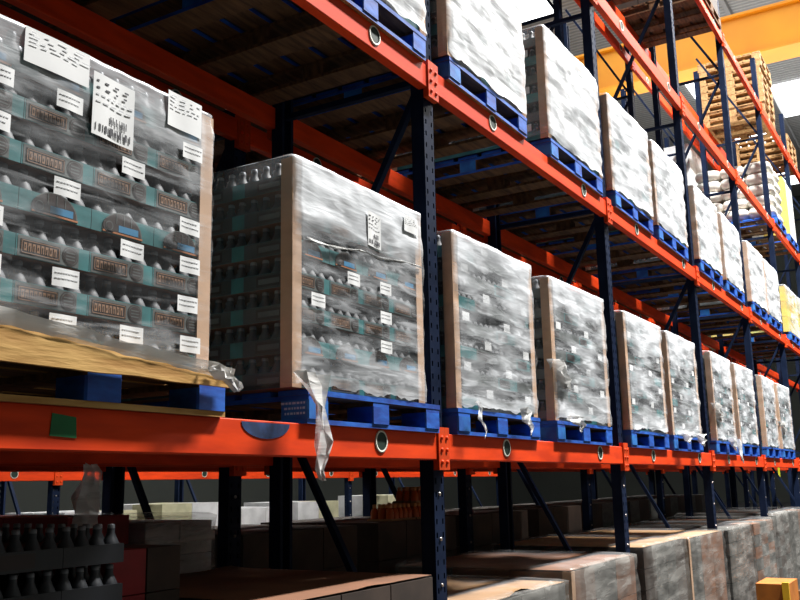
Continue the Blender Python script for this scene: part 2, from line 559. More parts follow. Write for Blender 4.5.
def make_pallet(blue=True, top=None, w=1.0, d=1.2, stencil=False, kind=None, label='x', cat='pallet', name='wooden_pallet', lowdeck=None):
    t = thing(name, label, cat)
    bm_ = BLUE if blue is True else blue
    deck = bm_ if top is None else top
    under = WOOD if blue is True else bm_
    hw, hd = w / 2, d / 2
    m = MB()
    nb = 7
    bw = d / nb * 0.82
    for i in range(nb):
        y = -hd + bw / 2 + i * (d - bw) / (nb - 1)
        m.box(-hw, hw, y - bw / 2, y + bw / 2, PH - 0.020, PH, {'*': deck, 'bottom': under, 'back': deck})
    for x in (-hw + 0.065, 0, hw - 0.065):
        m.box(x - 0.06, x + 0.06, -hd + 0.002, hd - 0.002, PH - 0.038, PH - 0.0202, {'*': under, 'front': bm_, 'left': bm_ if x < -.1 else under, 'right': bm_ if x > .1 else under})
    m.build('top_deck', t)
    for x in (-hw + 0.066, 0, hw - 0.066):
        for y in (-hd + 0.066, 0, hd - 0.066):
            m = MB()
            c = 0.006
            x0, x1, y0, y1, z0, z1 = x - 0.065, x + 0.065, y - 0.065, y + 0.065, 0.0175, PH - 0.038
            # chamfered block
            b0 = len(m.v)
            pr = [(x0 + c, y0), (x1 - c, y0), (x1, y0 + c), (x1, y1 - c), (x1 - c, y1), (x0 + c, y1), (x0, y1 - c), (x0, y0 + c)]
            for z in (z0, z1):
                for q in pr: m.v.append((q[0], q[1], z))
            for i in range(8):
                j = (i + 1) % 8
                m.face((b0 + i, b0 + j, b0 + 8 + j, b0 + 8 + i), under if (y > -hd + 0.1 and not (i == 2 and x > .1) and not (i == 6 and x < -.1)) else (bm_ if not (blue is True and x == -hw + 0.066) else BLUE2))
            m.face([b0 + i for i in range(8)][::-1], under); m.face([b0 + 8 + i for i in range(8)], bm_)
            o = m.build('block', t)
            if stencil and y < -0.1 or (stencil and x < -0.1):
                m = MB()
                for r in range(3):
                    q = -0.05
                    while q < 0.045:
                        l = 0.006 + rnd.random() * 0.010
                        z = z0 + 0.017 + r * 0.019
                        if x < -0.1: m.box(x0 - 0.0008, x0 - 0.0002, y + q, y + q + l, z, z + 0.008, STENCIL)
                        q += l + 0.005
                if m.v: m.build('stencil_marks', o)
    m = MB()
    lo = under if lowdeck is None else lowdeck
    for y in (-hd + 0.066, hd - 0.066):
        m.box(-hw, hw, y - 0.06, y + 0.06, 0, 0.0173, {'*': bm_ if lowdeck is None else lo, 'bottom': WOODM if (blue is True and y < 0) else under, 'back': under})
    for x in (-hw + 0.072, 0, hw - 0.072):
        m.box(x - 0.07, x + 0.07, -hd + 0.127, hd - 0.127, 0, 0.0171, {'*': under, 'left': bm_ if x < -.1 else under, 'right': bm_ if x > .1 else under})
    m.build('bottom_deck', t)
    return t


# ------------------------------------------------------------------ bottles, trays
TW, TD, TH = 0.2375, 0.30, 0.1245


def bottle_prof():
    return [(0.0265, 0.0), (0.0285, 0.004), (0.0285, 0.058), (0.022, 0.072), (0.0125, 0.092), (0.0105, 0.105), (0.0128, 0.1055), (0.0128, 0.116), (0.010, 0.119)]


BOT_M = [GLASSY] * 6 + [CAP] * 3


def add_bottle(m, x, y, z, seg=8):
    pr = bottle_prof()
    if seg <= 8: pr = [pr[0], pr[2], pr[3], pr[4], pr[6], pr[7], pr[8]]
    mm = BOT_M if seg > 8 else [GLASSY, GLASSY, GLASSY, GLASSY, CAP, CAP, CAP]
    m.lathe((x, y, z), pr, seg, mm)


def add_band(m, x, y, z, v, hi=True, base=None):
    """printed shrink band round the foot of a tray, with panel, lettering bars, round emblem or car picture"""
    teal = base or TEAL
    hw, hd, h = TW / 2 - 0.001, TD / 2 - 0.001, 0.060
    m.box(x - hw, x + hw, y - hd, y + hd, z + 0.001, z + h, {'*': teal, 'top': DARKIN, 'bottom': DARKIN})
    if not hi: 
        if v % 2 == 0:
            m.box(x - 0.10, x + 0.02, y - hd - 0.0008, y - hd, z + 0.010, z + 0.052, BROWNP)
        return
    yf = y - hd
    if v % 2 == 0:
        x0, x1 = x - 0.105, x + 0.020
        m.box(x0 - 0.008, x + 0.082, yf - 0.0006, yf, z + 0.003, z + 0.058, GREYP)
        m.box(x0, x1, yf - 0.0012, yf, z + 0.010, z + 0.050, BROWNP)
        for q in ((x0 + 0.003, x1 - 0.003, z + 0.0125, z + 0.0145), (x0 + 0.003, x1 - 0.003, z + 0.0455, z + 0.0475), (x0 + 0.003, x0 + 0.005, z + 0.0125, z + 0.0475), (x1 - 0.005, x1 - 0.003, z + 0.0125, z + 0.0475)):
            m.box(q[0], q[1], yf - 0.0018, yf, q[2], q[3], CREAMP)
        xx = x0 + 0.010
        for i in range(8):   # heavy block lettering, too small to read
            m.box(xx, xx + 0.0095, yf - 0.0018, yf, z + 0.019, z + 0.041, CREAMP)
            m.box(xx + 0.0035, xx + 0.0060, yf - 0.0024, yf, z + (0.019 if i % 3 else 0.026), z + (0.034 if i % 2 else 0.036), BROWNP)
            xx += 0.0133
        m.lathe((x + 0.053, yf, z + 0.031), [(0.027, 0), (0.027, -0.0012)], 20, BROWNP, 'y', False)
        m.lathe((x + 0.053, yf - 0.0012, z + 0.031), [(0.0235, 0), (0.0235, -0.0005)], 20, GREYP, 'y', False)
        m.lathe((x + 0.053, yf - 0.0017, z + 0.031), [(0.0215, 0), (0.0215, -0.0005)], 20, BROWNP, 'y', False)
        for r in range(3):
            m.box(x + 0.038, x + 0.068, yf - 0.0026, yf - 0.002, z + 0.020 + r * 0.009, z + 0.0235 + r * 0.009, GREYP)
    else:
        # rounded old car picture: pale outline, dark glass, blue door, orange foot line
        def half(cx, r, sq, mm, k, z0):
            pts = [(cx + r * math.cos(PI * i / 14), yf - k, z0 + r * sq * math.sin(PI * i / 14)) for i in range(15)]
            m.quad(pts[::-1], mm)
        half(x - 0.005, 0.076, 0.80, GREYP, 0.0010, z + 0.012)
        half(x - 0.005, 0.071, 0.80, BROWNP, 0.0014, z + 0.013)
        for i in range(3):
            m.box(x - 0.03 + i * 0.028, x - 0.0275 + i * 0.028, yf - 0.0020, yf, z + 0.036, z + 0.066, GREYP)
        m.box(x - 0.020, x + 0.055, yf - 0.0018, yf, z + 0.014, z + 0.034, BLUEP)
        m.box(x - 0.078, x + 0.072, yf - 0.0022, yf, z + 0.006, z + 0.011, ORANGEP)
        m.lathe((x - 0.055, yf, z + 0.026), [(0.023, 0), (0.023, -0.0022)], 18, BROWNP, 'y', False)
        m.lathe((x - 0.055, yf - 0.0022, z + 0.026), [(0.014, 0), (0.014, -0.0005)], 14, GREYP, 'y', False)
        m.lathe((x - 0.055, yf - 0.0027, z + 0.026), [(0.011, 0), (0.011, -0.0005)], 14, BROWNP, 'y', False)
    xf = x - hw
    m.box(xf - 0.0004, xf, y - hd, y + hd * 0.55, z + 0.002, z + h - 0.001, GREYK)  # side of the band darkened, its shade put into the print colour
    m.box(xf - 0.001, xf, y - 0.10, y + 0.02, z + 0.010, z + 0.050, BROWNP)
    m.box(xf - 0.0016, xf, y - 0.09, y + 0.01, z + 0.020, z + 0.040, GREYP)


def add_sticker(m, x, y, z, w=0.088, h=0.050, tilt=0.0, lines=2, bars=False):
    """paper label facing -Y with rows of faded print"""
    n = 6
    b = len(m.v)
    for i in range(n + 1):
        q = -w / 2 + w * i / n
        yy = y - 0.0012 * math.sin(i * 1.1 + x * 9)
        for zz in (-h / 2, h / 2):
            m.v.append((x + q, yy, z + zz + q * tilt))
    for i in range(n):
        m.face((b + 2 * i, b + 2 * i + 2, b + 2 * i + 3, b + 2 * i + 1), PAPER, True)
    for r in range(lines):
        zz = z + h * (0.22 - 0.30 * r)
        q = -w * 0.4
        while q < w * 0.36:
            l = w * (0.04 + 0.08 * rnd.random())
            yq = y - 0.0012 * math.sin((q + l / 2 + w / 2) / w * 6 * 1.1 + x * 9)
            m.box(x + q, x + q + l, yq - 0.0011, yq - 0.0003, zz + q * tilt, zz + q * tilt + h * 0.055, GREYINK)
            q += l + w * 0.035


def make_wrap(w, d, z0, z1, mt, seed, drop=0.05, name='stretch_film', parent=None, amp=0.007, nx=34, nz=26, ragged=True):
    """film shell round a load: rounded corners, wrinkled sides, ragged foot, closed head"""
    m = MB()
    hw, hd, r = w / 2, d / 2, 0.025
    per = []
    def seg(ax, ay, bx, by, n):
        for i in range(n): per.append((ax + (bx - ax) * i / n, ay + (by - ay) * i / n))
    def arc(cx, cy, a0):
        for i in range(4):
            a = a0 + (PI / 2) * i / 4
            per.append((cx + r * math.cos(a), cy + r * math.sin(a)))
    seg(-hw + r, -hd, hw - r, -hd, nx); arc(hw - r, -hd + r, -PI / 2)
    seg(hw, -hd + r, hw, hd - r, nx // 2 + 6); arc(hw - r, hd - r, 0)
    seg(hw - r, hd, -hw + r, hd, nx // 2); arc(-hw + r, hd - r, PI / 2)
    seg(-hw, hd - r, -hw, -hd + r, nx // 2 + 6); arc(-hw + r, -hd + r, PI)
    n = len(per)
    zs = [z0 + (z1 - z0) * i / nz for i in range(nz + 1)]
    off = Vector((seed * 7.3, seed * 3.1, seed * 1.7))
    for k, z in enumerate(zs):
        for (x, y) in per:
            nr = Vector((x / hw, y / hd, 0))
            nr = Vector((round(nr.x * 0.52), round(nr.y * 0.52), 0)) if max(abs(nr.x), abs(nr.y)) > 0.9 else nr
            a = noise.noise(Vector((x * 4, y * 4, z * 14)) + off) * amp + noise.noise(Vector((x * 16, y * 16, z * 22)) + off) * amp * 0.5
            sag = amp * 0.8 * math.sin((z - z0) / (z1 - z0) * PI)
            dx = nr.x * (a + sag * 0.4 + 0.002); dy = nr.y * (a + sag * 0.4 + 0.002)
            zz = z
            if k == 0 and ragged:
                q = noise.noise(Vector((x * 9, y * 9, 3)) + off)
                q2 = noise.noise(Vector((x * 30, y * 30, 8)) + off)
                zz = max(z0 - 0.021, z - drop * max(0, 0.35 + q * 1.4 + q2 * 0.6))
                dx *= 1.5; dy *= 1.5
            if k == nz: zz = z - 0.008
            m.v.append((x + dx, y + dy, zz))
    for k in range(nz):
        for i in range(n):
            j = (i + 1) % n
            m.face((k * n + i, k * n + j, (k + 1) * n + j, (k + 1) * n + i), mt, True)
    last = nz * n
    for s, dz in ((0.94, 0.004), (0.7, 0.0), (0.35, -0.004)):
        b = len(m.v)
        for (x, y) in per:
            m.v.append((x * s, y * s, z1 + dz + noise.noise(Vector((x * 5 * s, y * 5 * s, 2)) + off) * 0.008))
        for i in range(n):
            j = (i + 1) % n
            m.face((last + i, last + j, b + j, b + i), mt if s == 0.94 else FILM_HEAD, True)
        last = b
    c = len(m.v); m.v.append((0, 0, z1 - 0.004))
    for i in range(n):
        m.face((last + i, last + (i + 1) % n, c), FILM_HEAD, True)
    return m.build(name, parent)


def make_tail(name, pts, w0, seed, parent, mt=None):
    """gathered ribbon of loose film hanging along pts, pleated cross section"""
    mt = mt or FILM_LOOSE
    m = MB()
    n = len(pts); c = 7
    for i, p in enumerate(pts):
        wv_ = w0[i]
        for j in range(c):
            s = j / (c - 1) - 0.5
            m.v.append((p[0] + s * wv_, p[1] + math.sin(j * 2.4 + i * 0.7 + seed) * wv_ * 0.28, p[2] + noise.noise(Vector((i * 0.9, j * 0.8, seed))) * 0.02))
    for i in range(n - 1):
        for j in range(c - 1):
            m.face((i * c + j, i * c + j + 1, (i + 1) * c + j + 1, (i + 1) * c + j), mt, True)
    return m.build(name, parent)


def corner_boards(t, w, d, z0, z1, corners=((-1, -1), (1, -1), (-1, 1), (1, 1)), lw=0.055):
    for sx, sy in corners:
        m = MB()
        x0, x1 = sorted((sx * w / 2, sx * (w / 2 - lw)))
        y0, y1 = sorted((sy * d / 2, sy * (d / 2 - 0.005)))
        m.box(x0, x1, y0, y1, z0, z1, BOARD)
        x0, x1 = sorted((sx * w / 2, sx * (w / 2 - 0.005)))
        y0, y1 = sorted((sy * (d / 2 - 0.0052), sy * (d / 2 - lw)))
        m.box(x0, x1, y0, y1, z0, z1, BOARD)
        m.build('corner_board', t)


LD = 1.16


def detailed_load(name, label, loc, film_m, seed, layers=7, top_sheets=()):
    """near load: every outer tray is a part, with bottles, printed band and label of its own"""
    t = thing(name, label, 'bottle load', loc)
    D = 4 * TD - 0.02
    nb = 0
    for l in range(layers):
        z = l * TH
        for i in range(4):
            for j in range(4):
                if 0 < i < 3 and j > 0: continue
                x = (i - 1.5) * TW
                y = -D / 2 + TD / 2 + j * (D - TD) / 3
                v = (i * 3 + l * 5 + seed) % 3 % 2
                m = MB()
                m.box(x - TW / 2 + 0.002, x + TW / 2 - 0.002, y - TD / 2 + 0.002, y + TD / 2 - 0.002, z + 0.0002, z + 0.0012, CARD)
                tr = m.build('tray_base', t)
                m = MB(); add_band(m, x, y, z, v); m.build('printed_band', tr)
                rest = MB()
                for bx in range(4):
                    for by in range(5):
                        px = x + (bx - 1.5) * 0.0585; py = y - TD / 2 + 0.031 + by * 0.0595
                        edge = (j == 0 and by == 0) or (i == 0 and bx == 0) or (i == 3 and bx == 3)
                        if j == 0 and by == 0 and l < 6:
                            mm = MB(); add_bottle(mm, px, py, z + 0.0015, 12); mm.build('bottle', tr); nb += 1
                        elif edge or l == layers - 1 or by <= 1:
                            add_bottle(rest, px, py, z + 0.0015, 8)
                if rest.v:
                    o = rest.build('inner_bottles', tr); o['kind'] = 'stuff'
                if j == 0 and not (l == 6):
                    k = rnd.random()
                    if ((i + l) % 2 == 0 or k < 0.3) and (seed == 1 or (l in (2, 3) and i < 3) or (l == 1 and i == 2)):
                        mm = MB(); add_sticker(mm, x + 0.012 + rnd.uniform(-.01, .01), y - TD / 2 - 0.026, z + 0.086, tilt=-0.03 + 0.05 * rnd.random()); mm.build('paper_label', tr)
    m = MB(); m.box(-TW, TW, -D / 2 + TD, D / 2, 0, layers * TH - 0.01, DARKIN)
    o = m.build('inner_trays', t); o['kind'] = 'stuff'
    w = 4 * TW + 0.012; d = D + 0.012
    corner_boards(t, w, d, 0.0, layers * TH - 0.005)
    make_wrap(w + 0.012, d + 0.012, 0.022, layers * TH + 0.012, film_m, seed, 0.016, parent=t, nx=60, nz=44)
    for (x, z, sw, sh, tilt, big) in top_sheets:
        m = MB()
        yf = -d / 2 - 0.014
        add_sticker(m, x, yf, z, sw, sh, tilt, 0)
        for r in range(4):
            q = -sw * 0.42
            while q < sw * 0.36:
                l = sw * (0.05 + 0.1 * rnd.random())
                zz = z + sh * (0.36 - 0.11 * r) + q * tilt
                m.box(x + q, x + q + l, yf - 0.0022, yf - 0.0016, zz, zz + sh * (0.026 if r > 1 else 0.03), INK if (r < 2 and big) else GREYINK)
                q += l + sw * (0.06 if r > 1 else 0.14)
        if big:
            for (cx, cz, cw, n) in ((0.12, -0.18, 0.4, 15), (0.0, -0.36, 0.84, 30)):
                q = x + sw * (cx - cw / 2)
                for i in range(n):
                    wv_ = sw * cw / n
                    if rnd.random() < 0.62:
                        zz = z + sh * cz + (q - x) * tilt
                        m.box(q, q + wv_ * rnd.choice((.5, .9)), yf - 0.0022, yf - 0.0016, zz - sh * 0.06, zz + sh * 0.06, INK)
                    q += wv_
        m.build('shipping_label', t)
    return t


def layer_mesh(seed, labels=True, base=None):
    m = MB()
    D = 4 * TD - 0.02
    for i in range(4):
        for j in range(4):
            if 0 < i < 3 and j > 0: continue
            x = (i - 1.5) * TW
            y = -D / 2 + TD / 2 + j * (D - TD) / 3
            add_band(m, x, y, 0, (i + seed) % 2, False, base or (GREYP if (i + seed) % 3 else TEAL))
            for bx in range(4):
                for by in range(5):
                    if (j == 0 and by == 0) or (i == 0 and bx == 0) or (i == 3 and bx == 3):
                        add_bottle(m, x + (bx - 1.5) * 0.0585, y - TD / 2 + 0.031 + by * 0.0595, 0.0015, 6)
            if labels and j == 0 and (i + seed) % 2 == 0:
                m.box(x - 0.025, x + 0.05, y - TD / 2 - 0.001, y - TD / 2, 0.066, 0.110, PAPER)
            if labels and i == 0 and (j + seed) % 2 == 0:
                m.box(x - TW / 2 - 0.001, x - TW / 2, y - 0.04, y + 0.04, 0.066, 0.110, PAPER)
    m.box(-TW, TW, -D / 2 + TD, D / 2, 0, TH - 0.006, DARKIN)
    return m


def simple_load(name, label, film_m, seed, layers, tails=0):
    t = thing(name, label, 'bottle load')
    D = 4 * TD - 0.02
    proto = [None, None]
    for l in range(layers):
        k = l % 2
        if proto[k] is None:
            o = layer_mesh(k + seed).build('bottle_layer', t); proto[k] = o
        else:
            o = proto[k].copy(); COL.objects.link(o); o.parent = t
        o.location = (0, 0, l * TH)
    w = 4 * TW + 0.012; d = D + 0.012
    corner_boards(t, w, d, 0.0, layers * TH - 0.005)
    make_wrap(w + 0.012, d + 0.012, 0.022, layers * TH + 0.012, film_m, seed, 0.016, parent=t, amp=0.010)
    for i in range(tails):
        x = rnd.uniform(-0.35, 0.4)
        h = rnd.uniform(0.08, 0.16)
        make_tail('loose_film', [(x + 0.02 * math.sin(q), -d / 2 - 0.018 - 0.01 * q, 0.02 - h * q / 5) for q in range(6)], [0.12, 0.10, 0.07, 0.06, 0.04, 0.015], seed + i, t)
    return t


# ------------------------------------------------------------------ shelf loads on the front rack
YL = -0.05 + 0.6       # pallet centre in depth: front overhangs the beam a little
GP = 'blue pallets on the front rack'
GL1 = 'wrapped bottle loads on the lower shelf'
GL2 = 'wrapped white loads on the upper shelf'

pal = make_pallet(True, stencil=False)
palS = make_pallet(True, stencil=True)
palT = make_pallet(True, top=WOODL, lowdeck=WOODL)
# first two loads
place(palT, False, (0.70, YL, LV[0]), 'blue-block pallet with pale wooden deck under the nearest bottle load', GP)
place(palS, False, (2.14, YL, LV[0]), 'blue pallet under the bottle load just before the first full upright', GP)
ld1 = detailed_load('wrapped_bottle_load', 'nearest clear-wrapped load of bottle trays with big white paper labels', (0.635, YL, LV[0] + PH + 0.001), FILM_CLEAR, 1,
                    top_sheets=[(-0.155, 0.826, 0.215, 0.10, 0.0, False), (0.045, 0.738, 0.155, 0.19, -0.05, True), (0.335, 0.828, 0.150, 0.116, -0.02, False)])
ld1['group'] = GL1
m = MB()
for yy in (-0.619, -0.602):
    n_ = 20
    for i in range(n_ + 1):
        x_ = -0.5 + 0.98 * i / n_
        w_ = noise.noise(Vector((x_ * 6, 1, 4))) * 0.008
        m.v.append((x_, yy, 0.094 - 0.004 * i / n_ + w_ * .5)); m.v.append((x_, yy, 0.205 - 0.08 * i / n_ + w_ * 0.5))
for i in range(n_):
    q, o_ = 2 * i, 2 * (n_ + 1)
    m.face((q, q + 2, q + 3, q + 1), WOODL); m.face((o_ + q + 1, o_ + q + 3, o_ + q + 2, o_ + q), WOODL)
    m.face((q + 1, q + 3, o_ + q + 3, o_ + q + 1), WOODL); m.face((q + 2, q, o_ + q, o_ + q + 2), WOODL)
plk = thing('wooden_plank', 'pale tan plank along the foot of the nearest bottle load', 'plank', (0.70, YL - 0.018, LV[0]))
m.build('plank_board', plk)
m = MB()
for i in range(25):
    x_ = -0.5 + 0.98 * i / 24
    for j in range(4):
        m.v.append((x_, -0.6215 - 0.004 * j + 0.004 * noise.noise(Vector((x_ * 9, j, 1))), 0.205 - 0.08 * i / 24 - 0.012 + 0.013 * j + 0.01 * noise.noise(Vector((x_ * 14, j * .5, 7)))))
for i in range(24):
    for j in range(3):
        q = i * 4 + j; m.face((q, q + 4, q + 5, q + 1), FILM_LOOSE, True)
o = m.build('film_hem', plk)
ld2 = detailed_load('wrapped_bottle_load', 'milky-topped wrapped bottle load with tan corner board and trailing film', (2.03, YL, LV[0] + PH + 0.001), FILM_TWO, 2,
                    top_sheets=[(0.06, 0.70, 0.10, 0.15, -0.04, True), (0.37, 0.795, 0.12, 0.075, -0.03, False)])
ld2['group'] = GL1
# loose film on the two nearest loads
ft = thing('film_tatter', 'long twisted film tail hanging from the milky-topped load over the beam', 'film', (2.03, YL - 0.643, LV[0] + PH + 0.02))
make_tail('loose_film', [(-0.43 + a, -b, c) for a, b, c in ((-.02, 0, .03), (.0, .02, -.03), (.012, .03, -.09), (.02, .035, -.16), (.028, .035, -.22), (.02, .035, -.27), (.012, .03, -.32), (.03, .03, -.345))], [0.16, 0.10, 0.05, 0.06, 0.085, 0.07, 0.04, 0.03], 3, ft)
make_tail('loose_film', [(0.46 - 0.17 * q, -0.604, 0.62 - 0.012 * q + 0.004 * (q % 2)) for q in range(6)], [0.02] * 6, 5, ld2)
make_tail('loose_film', [(0.0 + 0.022 * q, -0.003 * q, 0.02 - 0.016 * q) for q in range(5)], [0.12, 0.10, 0.08, 0.06, 0.03], 6, thing('film_tatter', 'small torn film tuft at the corner of the nearest pallet', 'film', (1.075, YL - 0.67, LV[0] + PH)))

L1 = [(3.31, 'just past the first full upright'), (4.57, 'second past the first full upright'),
      (6.0, 'just past the second upright'), (7.15, 'before the third upright'), (8.70, 'just past the third upright'), (9.9, 'before the fourth upright'),
      (11.4, 'just past the fourth upright'), (12.6, 'last before the fifth upright')]
pl1 = [simple_load('wrapped_bottle_load', 'x', FILM_MID, s, 7) for s in (3, 4, 5)]
usedp = [False] * 3
for k, (x, w) in enumerate(L1):
    s = k % 3
    o = place(pl1[s], usedp[s], (x, YL, LV[0] + PH + 0.001), 'grey streaky film-wrapped bottle load on the lower shelf, %s' % w, GL1); usedp[s] = True
    o.rotation_euler = (0, 0, rnd.uniform(-0.015, 0.015))
    for (kk, tx, th, tw, nm) in ((0, 0.20, 0.13, 0.10, 'short crumpled'), (0, -0.36, 0.17, 0.04, 'thin curling'), (1, -0.30, 0.09, 0.16, 'broad'), (3, -0.3, 0.10, 0.2, 'wide'), (3, 0.2, 0.11, 0.18, 'ragged'), (4, 0.0, 0.12, 0.18, 'torn'), (4, 0.3, 0.24, 0.12, 'long pointed')):
        if kk == k:
            ft = thing('film_tatter', '%s white film tatter over the blue pallet, load %s' % (nm, w.split(',')[0]), 'film', (x, YL - 0.643, LV[0] + PH))
            make_tail('loose_film', [(tx + 0.02 * math.sin(q * 1.7 + kk), -0.006 * q, 0.03 - th * q / 6) for q in range(7)], [tw, tw * .9, tw * .6, tw * .7, tw * .4, tw * .3, tw * .12], kk + tx, ft)
    if k == 1: make_tail('loose_film', [(-0.46 + 0.03 * q, -0.605 - 0.01 * (q % 2), 0.36 - 0.035 * q) for q in range(6)], [0.14, 0.2, 0.14, 0.16, 0.1, 0.05], 12, o)
    place(pal, k > 0, (x + 0.01, YL, LV[0]), 'blue pallet on the lower shelf, load %s' % w.split(',')[0], GP)

L2 = [(0.98, 'first, above the nearest bottle load'), (2.10, 'above the milky-topped load'), (3.34, 'just past the first full upright'), (4.72, 'second past the first full upright'),
      (6.02, 'just past the second upright'), (7.2, 'before the third upright'), (8.70, 'just past the third upright'), (9.9, 'before the fourth upright'),
      (11.43, 'just past the fourth upright'), (12.6, 'last before the fifth upright')]
pl2 = [simple_load('wrapped_white_load', 'x', FILM_WHITE, s, 6) for s in (11, 12)]
usedp = [False] * 2
for k, (x, w) in enumerate(L2):
    s = k % 2
    o = place(pl2[s], usedp[s], (x, YL, LV[1] + PH + 0.001), 'white film-wrapped load on the upper shelf, %s' % w, GL2); usedp[s] = True
    o.scale = (1.07, 1, 1.04)
    o.rotation_euler = (0, 0, rnd.uniform(-0.015, 0.015))
    place(pal, True, (x + 0.01, YL, LV[1]), 'blue pallet on the upper shelf, load %s' % w, GP)

# ------------------------------------------------------------------ marks on the front beam
def patch(name, label, pts, mt, cat, loc):
    m = MB()
    n = len(pts)
    for yy in (0, -0.0012):
        for (x, z) in pts: m.v.append((x, yy, z))
    m.face([n + i for i in range(n)], mt)
    for i in range(n):
        j = (i + 1) % n
        m.face((i, j, n + j, n + i), mt)
    return tag(m.build(name, None, loc), label, cat)


patch('green_sticker', 'square green sticker stuck on the near orange beam', [(-0.045, -0.03), (0.042, -0.034), (0.038, 0.022), (-0.04, 0.03)], GREEN, 'sticker', (0.588, -0.0262, 1.772))
patch('blue_tape', 'scuffed blue tape patch on the orange beam below the milky-topped load', [(0.13 * math.cos(PI + PI * i / 12), 0.055 * math.sin(PI + PI * i / 12)) for i in range(13)], BLUET, 'tape', (1.43, -0.0262, 1.815))


# ------------------------------------------------------------------ other goods
def sack(m, cx, cy, cz, w, d, h, mt, seed):
    nu, nv = 14, 8
    b = len(m.v)
    for j in range(nv + 1):
        f = -PI / 2 + PI * j / nv
        for i in range(nu):
            a = 2 * PI * i / nu
            c, s = math.cos(a), math.sin(a)
            sq = lambda q: math.copysign(abs(q) ** 0.45, q)
            rr = max(0.0, math.cos(f)) ** 0.5
            x = cx + sq(c) * rr * w / 2; y = cy + sq(s) * rr * d / 2
            z = cz + h / 2 + math.sin(f) * h / 2
            k = noise.noise(Vector((x * 5 + seed, y * 5, z * 6))) * 0.02
            m.v.append((x + k, y + k, z + k * 0.6))
    for j in range(nv):
        for i in range(nu):
            k = (i + 1) % nu
            m.face((b + j * nu + i, b + j * nu + k, b + (j + 1) * nu + k, b + (j + 1) * nu + i), mt, True)


def sack_load(label, loc, layers=5, mt=None, group=None):
    t = thing('sack_load', label, 'sack load', loc, 0, group)
    for l in range(layers):
        for i in range(2):
            for j in range(3):
                m = MB()
                sack(m, (i - 0.5) * 0.5 + rnd.uniform(-.02, .02), (j - 1) * 0.38, l * 0.185 - 0.004 * l, 0.53, 0.41, 0.195, mt or BAGW, rnd.random() * 30)
                m.build('sack', t)
    return t


def carton_load(name, label, loc, w, d, nx, ny, nz, hz, mt, film_m=None, group=None, top=None, tape=False, seed=1, sheet=None, bump=0.03, cat='carton load', boards=None):
    """strapped stack of cartons; each visible carton is a part"""
    t = thing(name, label, cat, loc, 0, group)
    cw, cd = w / nx, d / ny
    for l in range(nz):
        for i in range(nx):
            for j in range(ny):
                if 0 < i < nx - 1 and 0 < j and l < nz - 1: continue
                if j == ny - 1 and l < nz - 1 and nx > 2 and ny > 2: pass
                x = (i + 0.5) * cw - w / 2; y = (j + 0.5) * cd - d / 2
                m = MB()
                g_ = 0.004
                mm = mt if not isinstance(mt, (list, tuple)) else mt[(i + 2 * j + l * 3 + seed) % len(mt)]
                m.box(x - cw / 2 + g_, x + cw / 2 - g_, y - cd / 2 + g_, y + cd / 2 - g_, l * hz + 0.001, (l + 1) * hz - 0.003, mm)
                if tape:
                    m.box(x - 0.025, x + 0.025, y - cd / 2 + g_ - 0.001, y + cd / 2 - g_, (l + 1) * hz - 0.05, (l + 1) * hz - 0.002, CARDT)
                m.build('carton', t)
    if sheet:
        m = MB()
        n = 16
        for a in range(n + 1):
            for c in range(n + 1):
                x = -w / 2 + w * a / n; y = -d / 2 + d * c / n
                m.v.append((x * 0.99, y * 0.99, nz * hz + 0.006 + max(0, noise.noise(Vector((x * 4 + seed, y * 2.5, seed))) * bump - 0.01)))
        for a in range(n):
            for c in range(n):
                q = a * (n + 1) + c
                m.face((q, q + n + 1, q + n + 2, q + 1), sheet, True)
        m.build('top_sheet', t)
    if boards: corner_boards(t, w, d, 0, nz * hz, boards)
    if film_m: make_wrap(w + 0.03, d + 0.03, 0.022, nz * hz + (0.03 if not sheet else 0.02), film_m, seed, 0.02, parent=t, nx=26, nz=18, amp=0.012)
    return t


# goods on the floor, front rack
GG = 'loads on the floor under the front rack'
palF = make_pallet(WOOD)
ufl = [False]


def floor_pallet(x, y, lab, grp='plain pallets on the floor'):
    place(palF, ufl[0], (x, y, 0), lab, grp); ufl[0] = True


FY = -0.05 + 0.6
def fl(x, lab):
    floor_pallet(x, FY + (0.32 if x < 1 else 0), 'plain wooden pallet on the floor under the ' + lab)


fl(0.62, 'dark bottle trays at the near end')
dkl = thing('dark_bottle_load', 'unlit stack of dark bottle trays on the floor at the near end', 'bottle load', (0.62, FY + 0.32, PH + 0.001), 0, GG)
lay = None
for l in range(11):
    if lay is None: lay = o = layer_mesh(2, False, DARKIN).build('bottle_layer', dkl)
    else:
        o = lay.copy(); COL.objects.link(o); o.parent = dkl
    o.location = (0, 0, l * TH)
carton_load('red_carton_load', 'dim red cartons beside the dark bottle trays on the floor', (1.36, FY + 0.2, 0.001), 0.34, 0.6, 2, 2, 9, 0.155, (REDC, CARDD, REDC), None, GG, seed=3)
fl(2.05, 'tan-topped dark load before the first full upright')
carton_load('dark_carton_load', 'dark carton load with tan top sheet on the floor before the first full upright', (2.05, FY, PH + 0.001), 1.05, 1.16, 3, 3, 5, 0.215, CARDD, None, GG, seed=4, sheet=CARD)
fl(3.42, 'load with buckled tan sheet')
carton_load('wrapped_carton_load', 'white-filmed load on the floor with buckled tan cardboard sheet on top', (3.40, FY - .05, PH + 0.001), 1.2, 1.16, 4, 3, 7, 0.13, GREYC, FILM_GROUND, GG, seed=5, sheet=CARDT, bump=0.06)
fl(4.78, 'brown cartons with criss-cross film')
carton_load('wrapped_carton_load', 'brown carton load with criss-cross film on the floor before the second upright', (4.69, FY - .05, PH + 0.001), 1.2, 1.16, 3, 3, 4, 0.24, (CARD, GREYC, CARD), FILM_GROUND, GG, seed=6, sheet=CARD, boards=((-1, -1),))
fl(6.05, 'streaky grey load past the second upright')
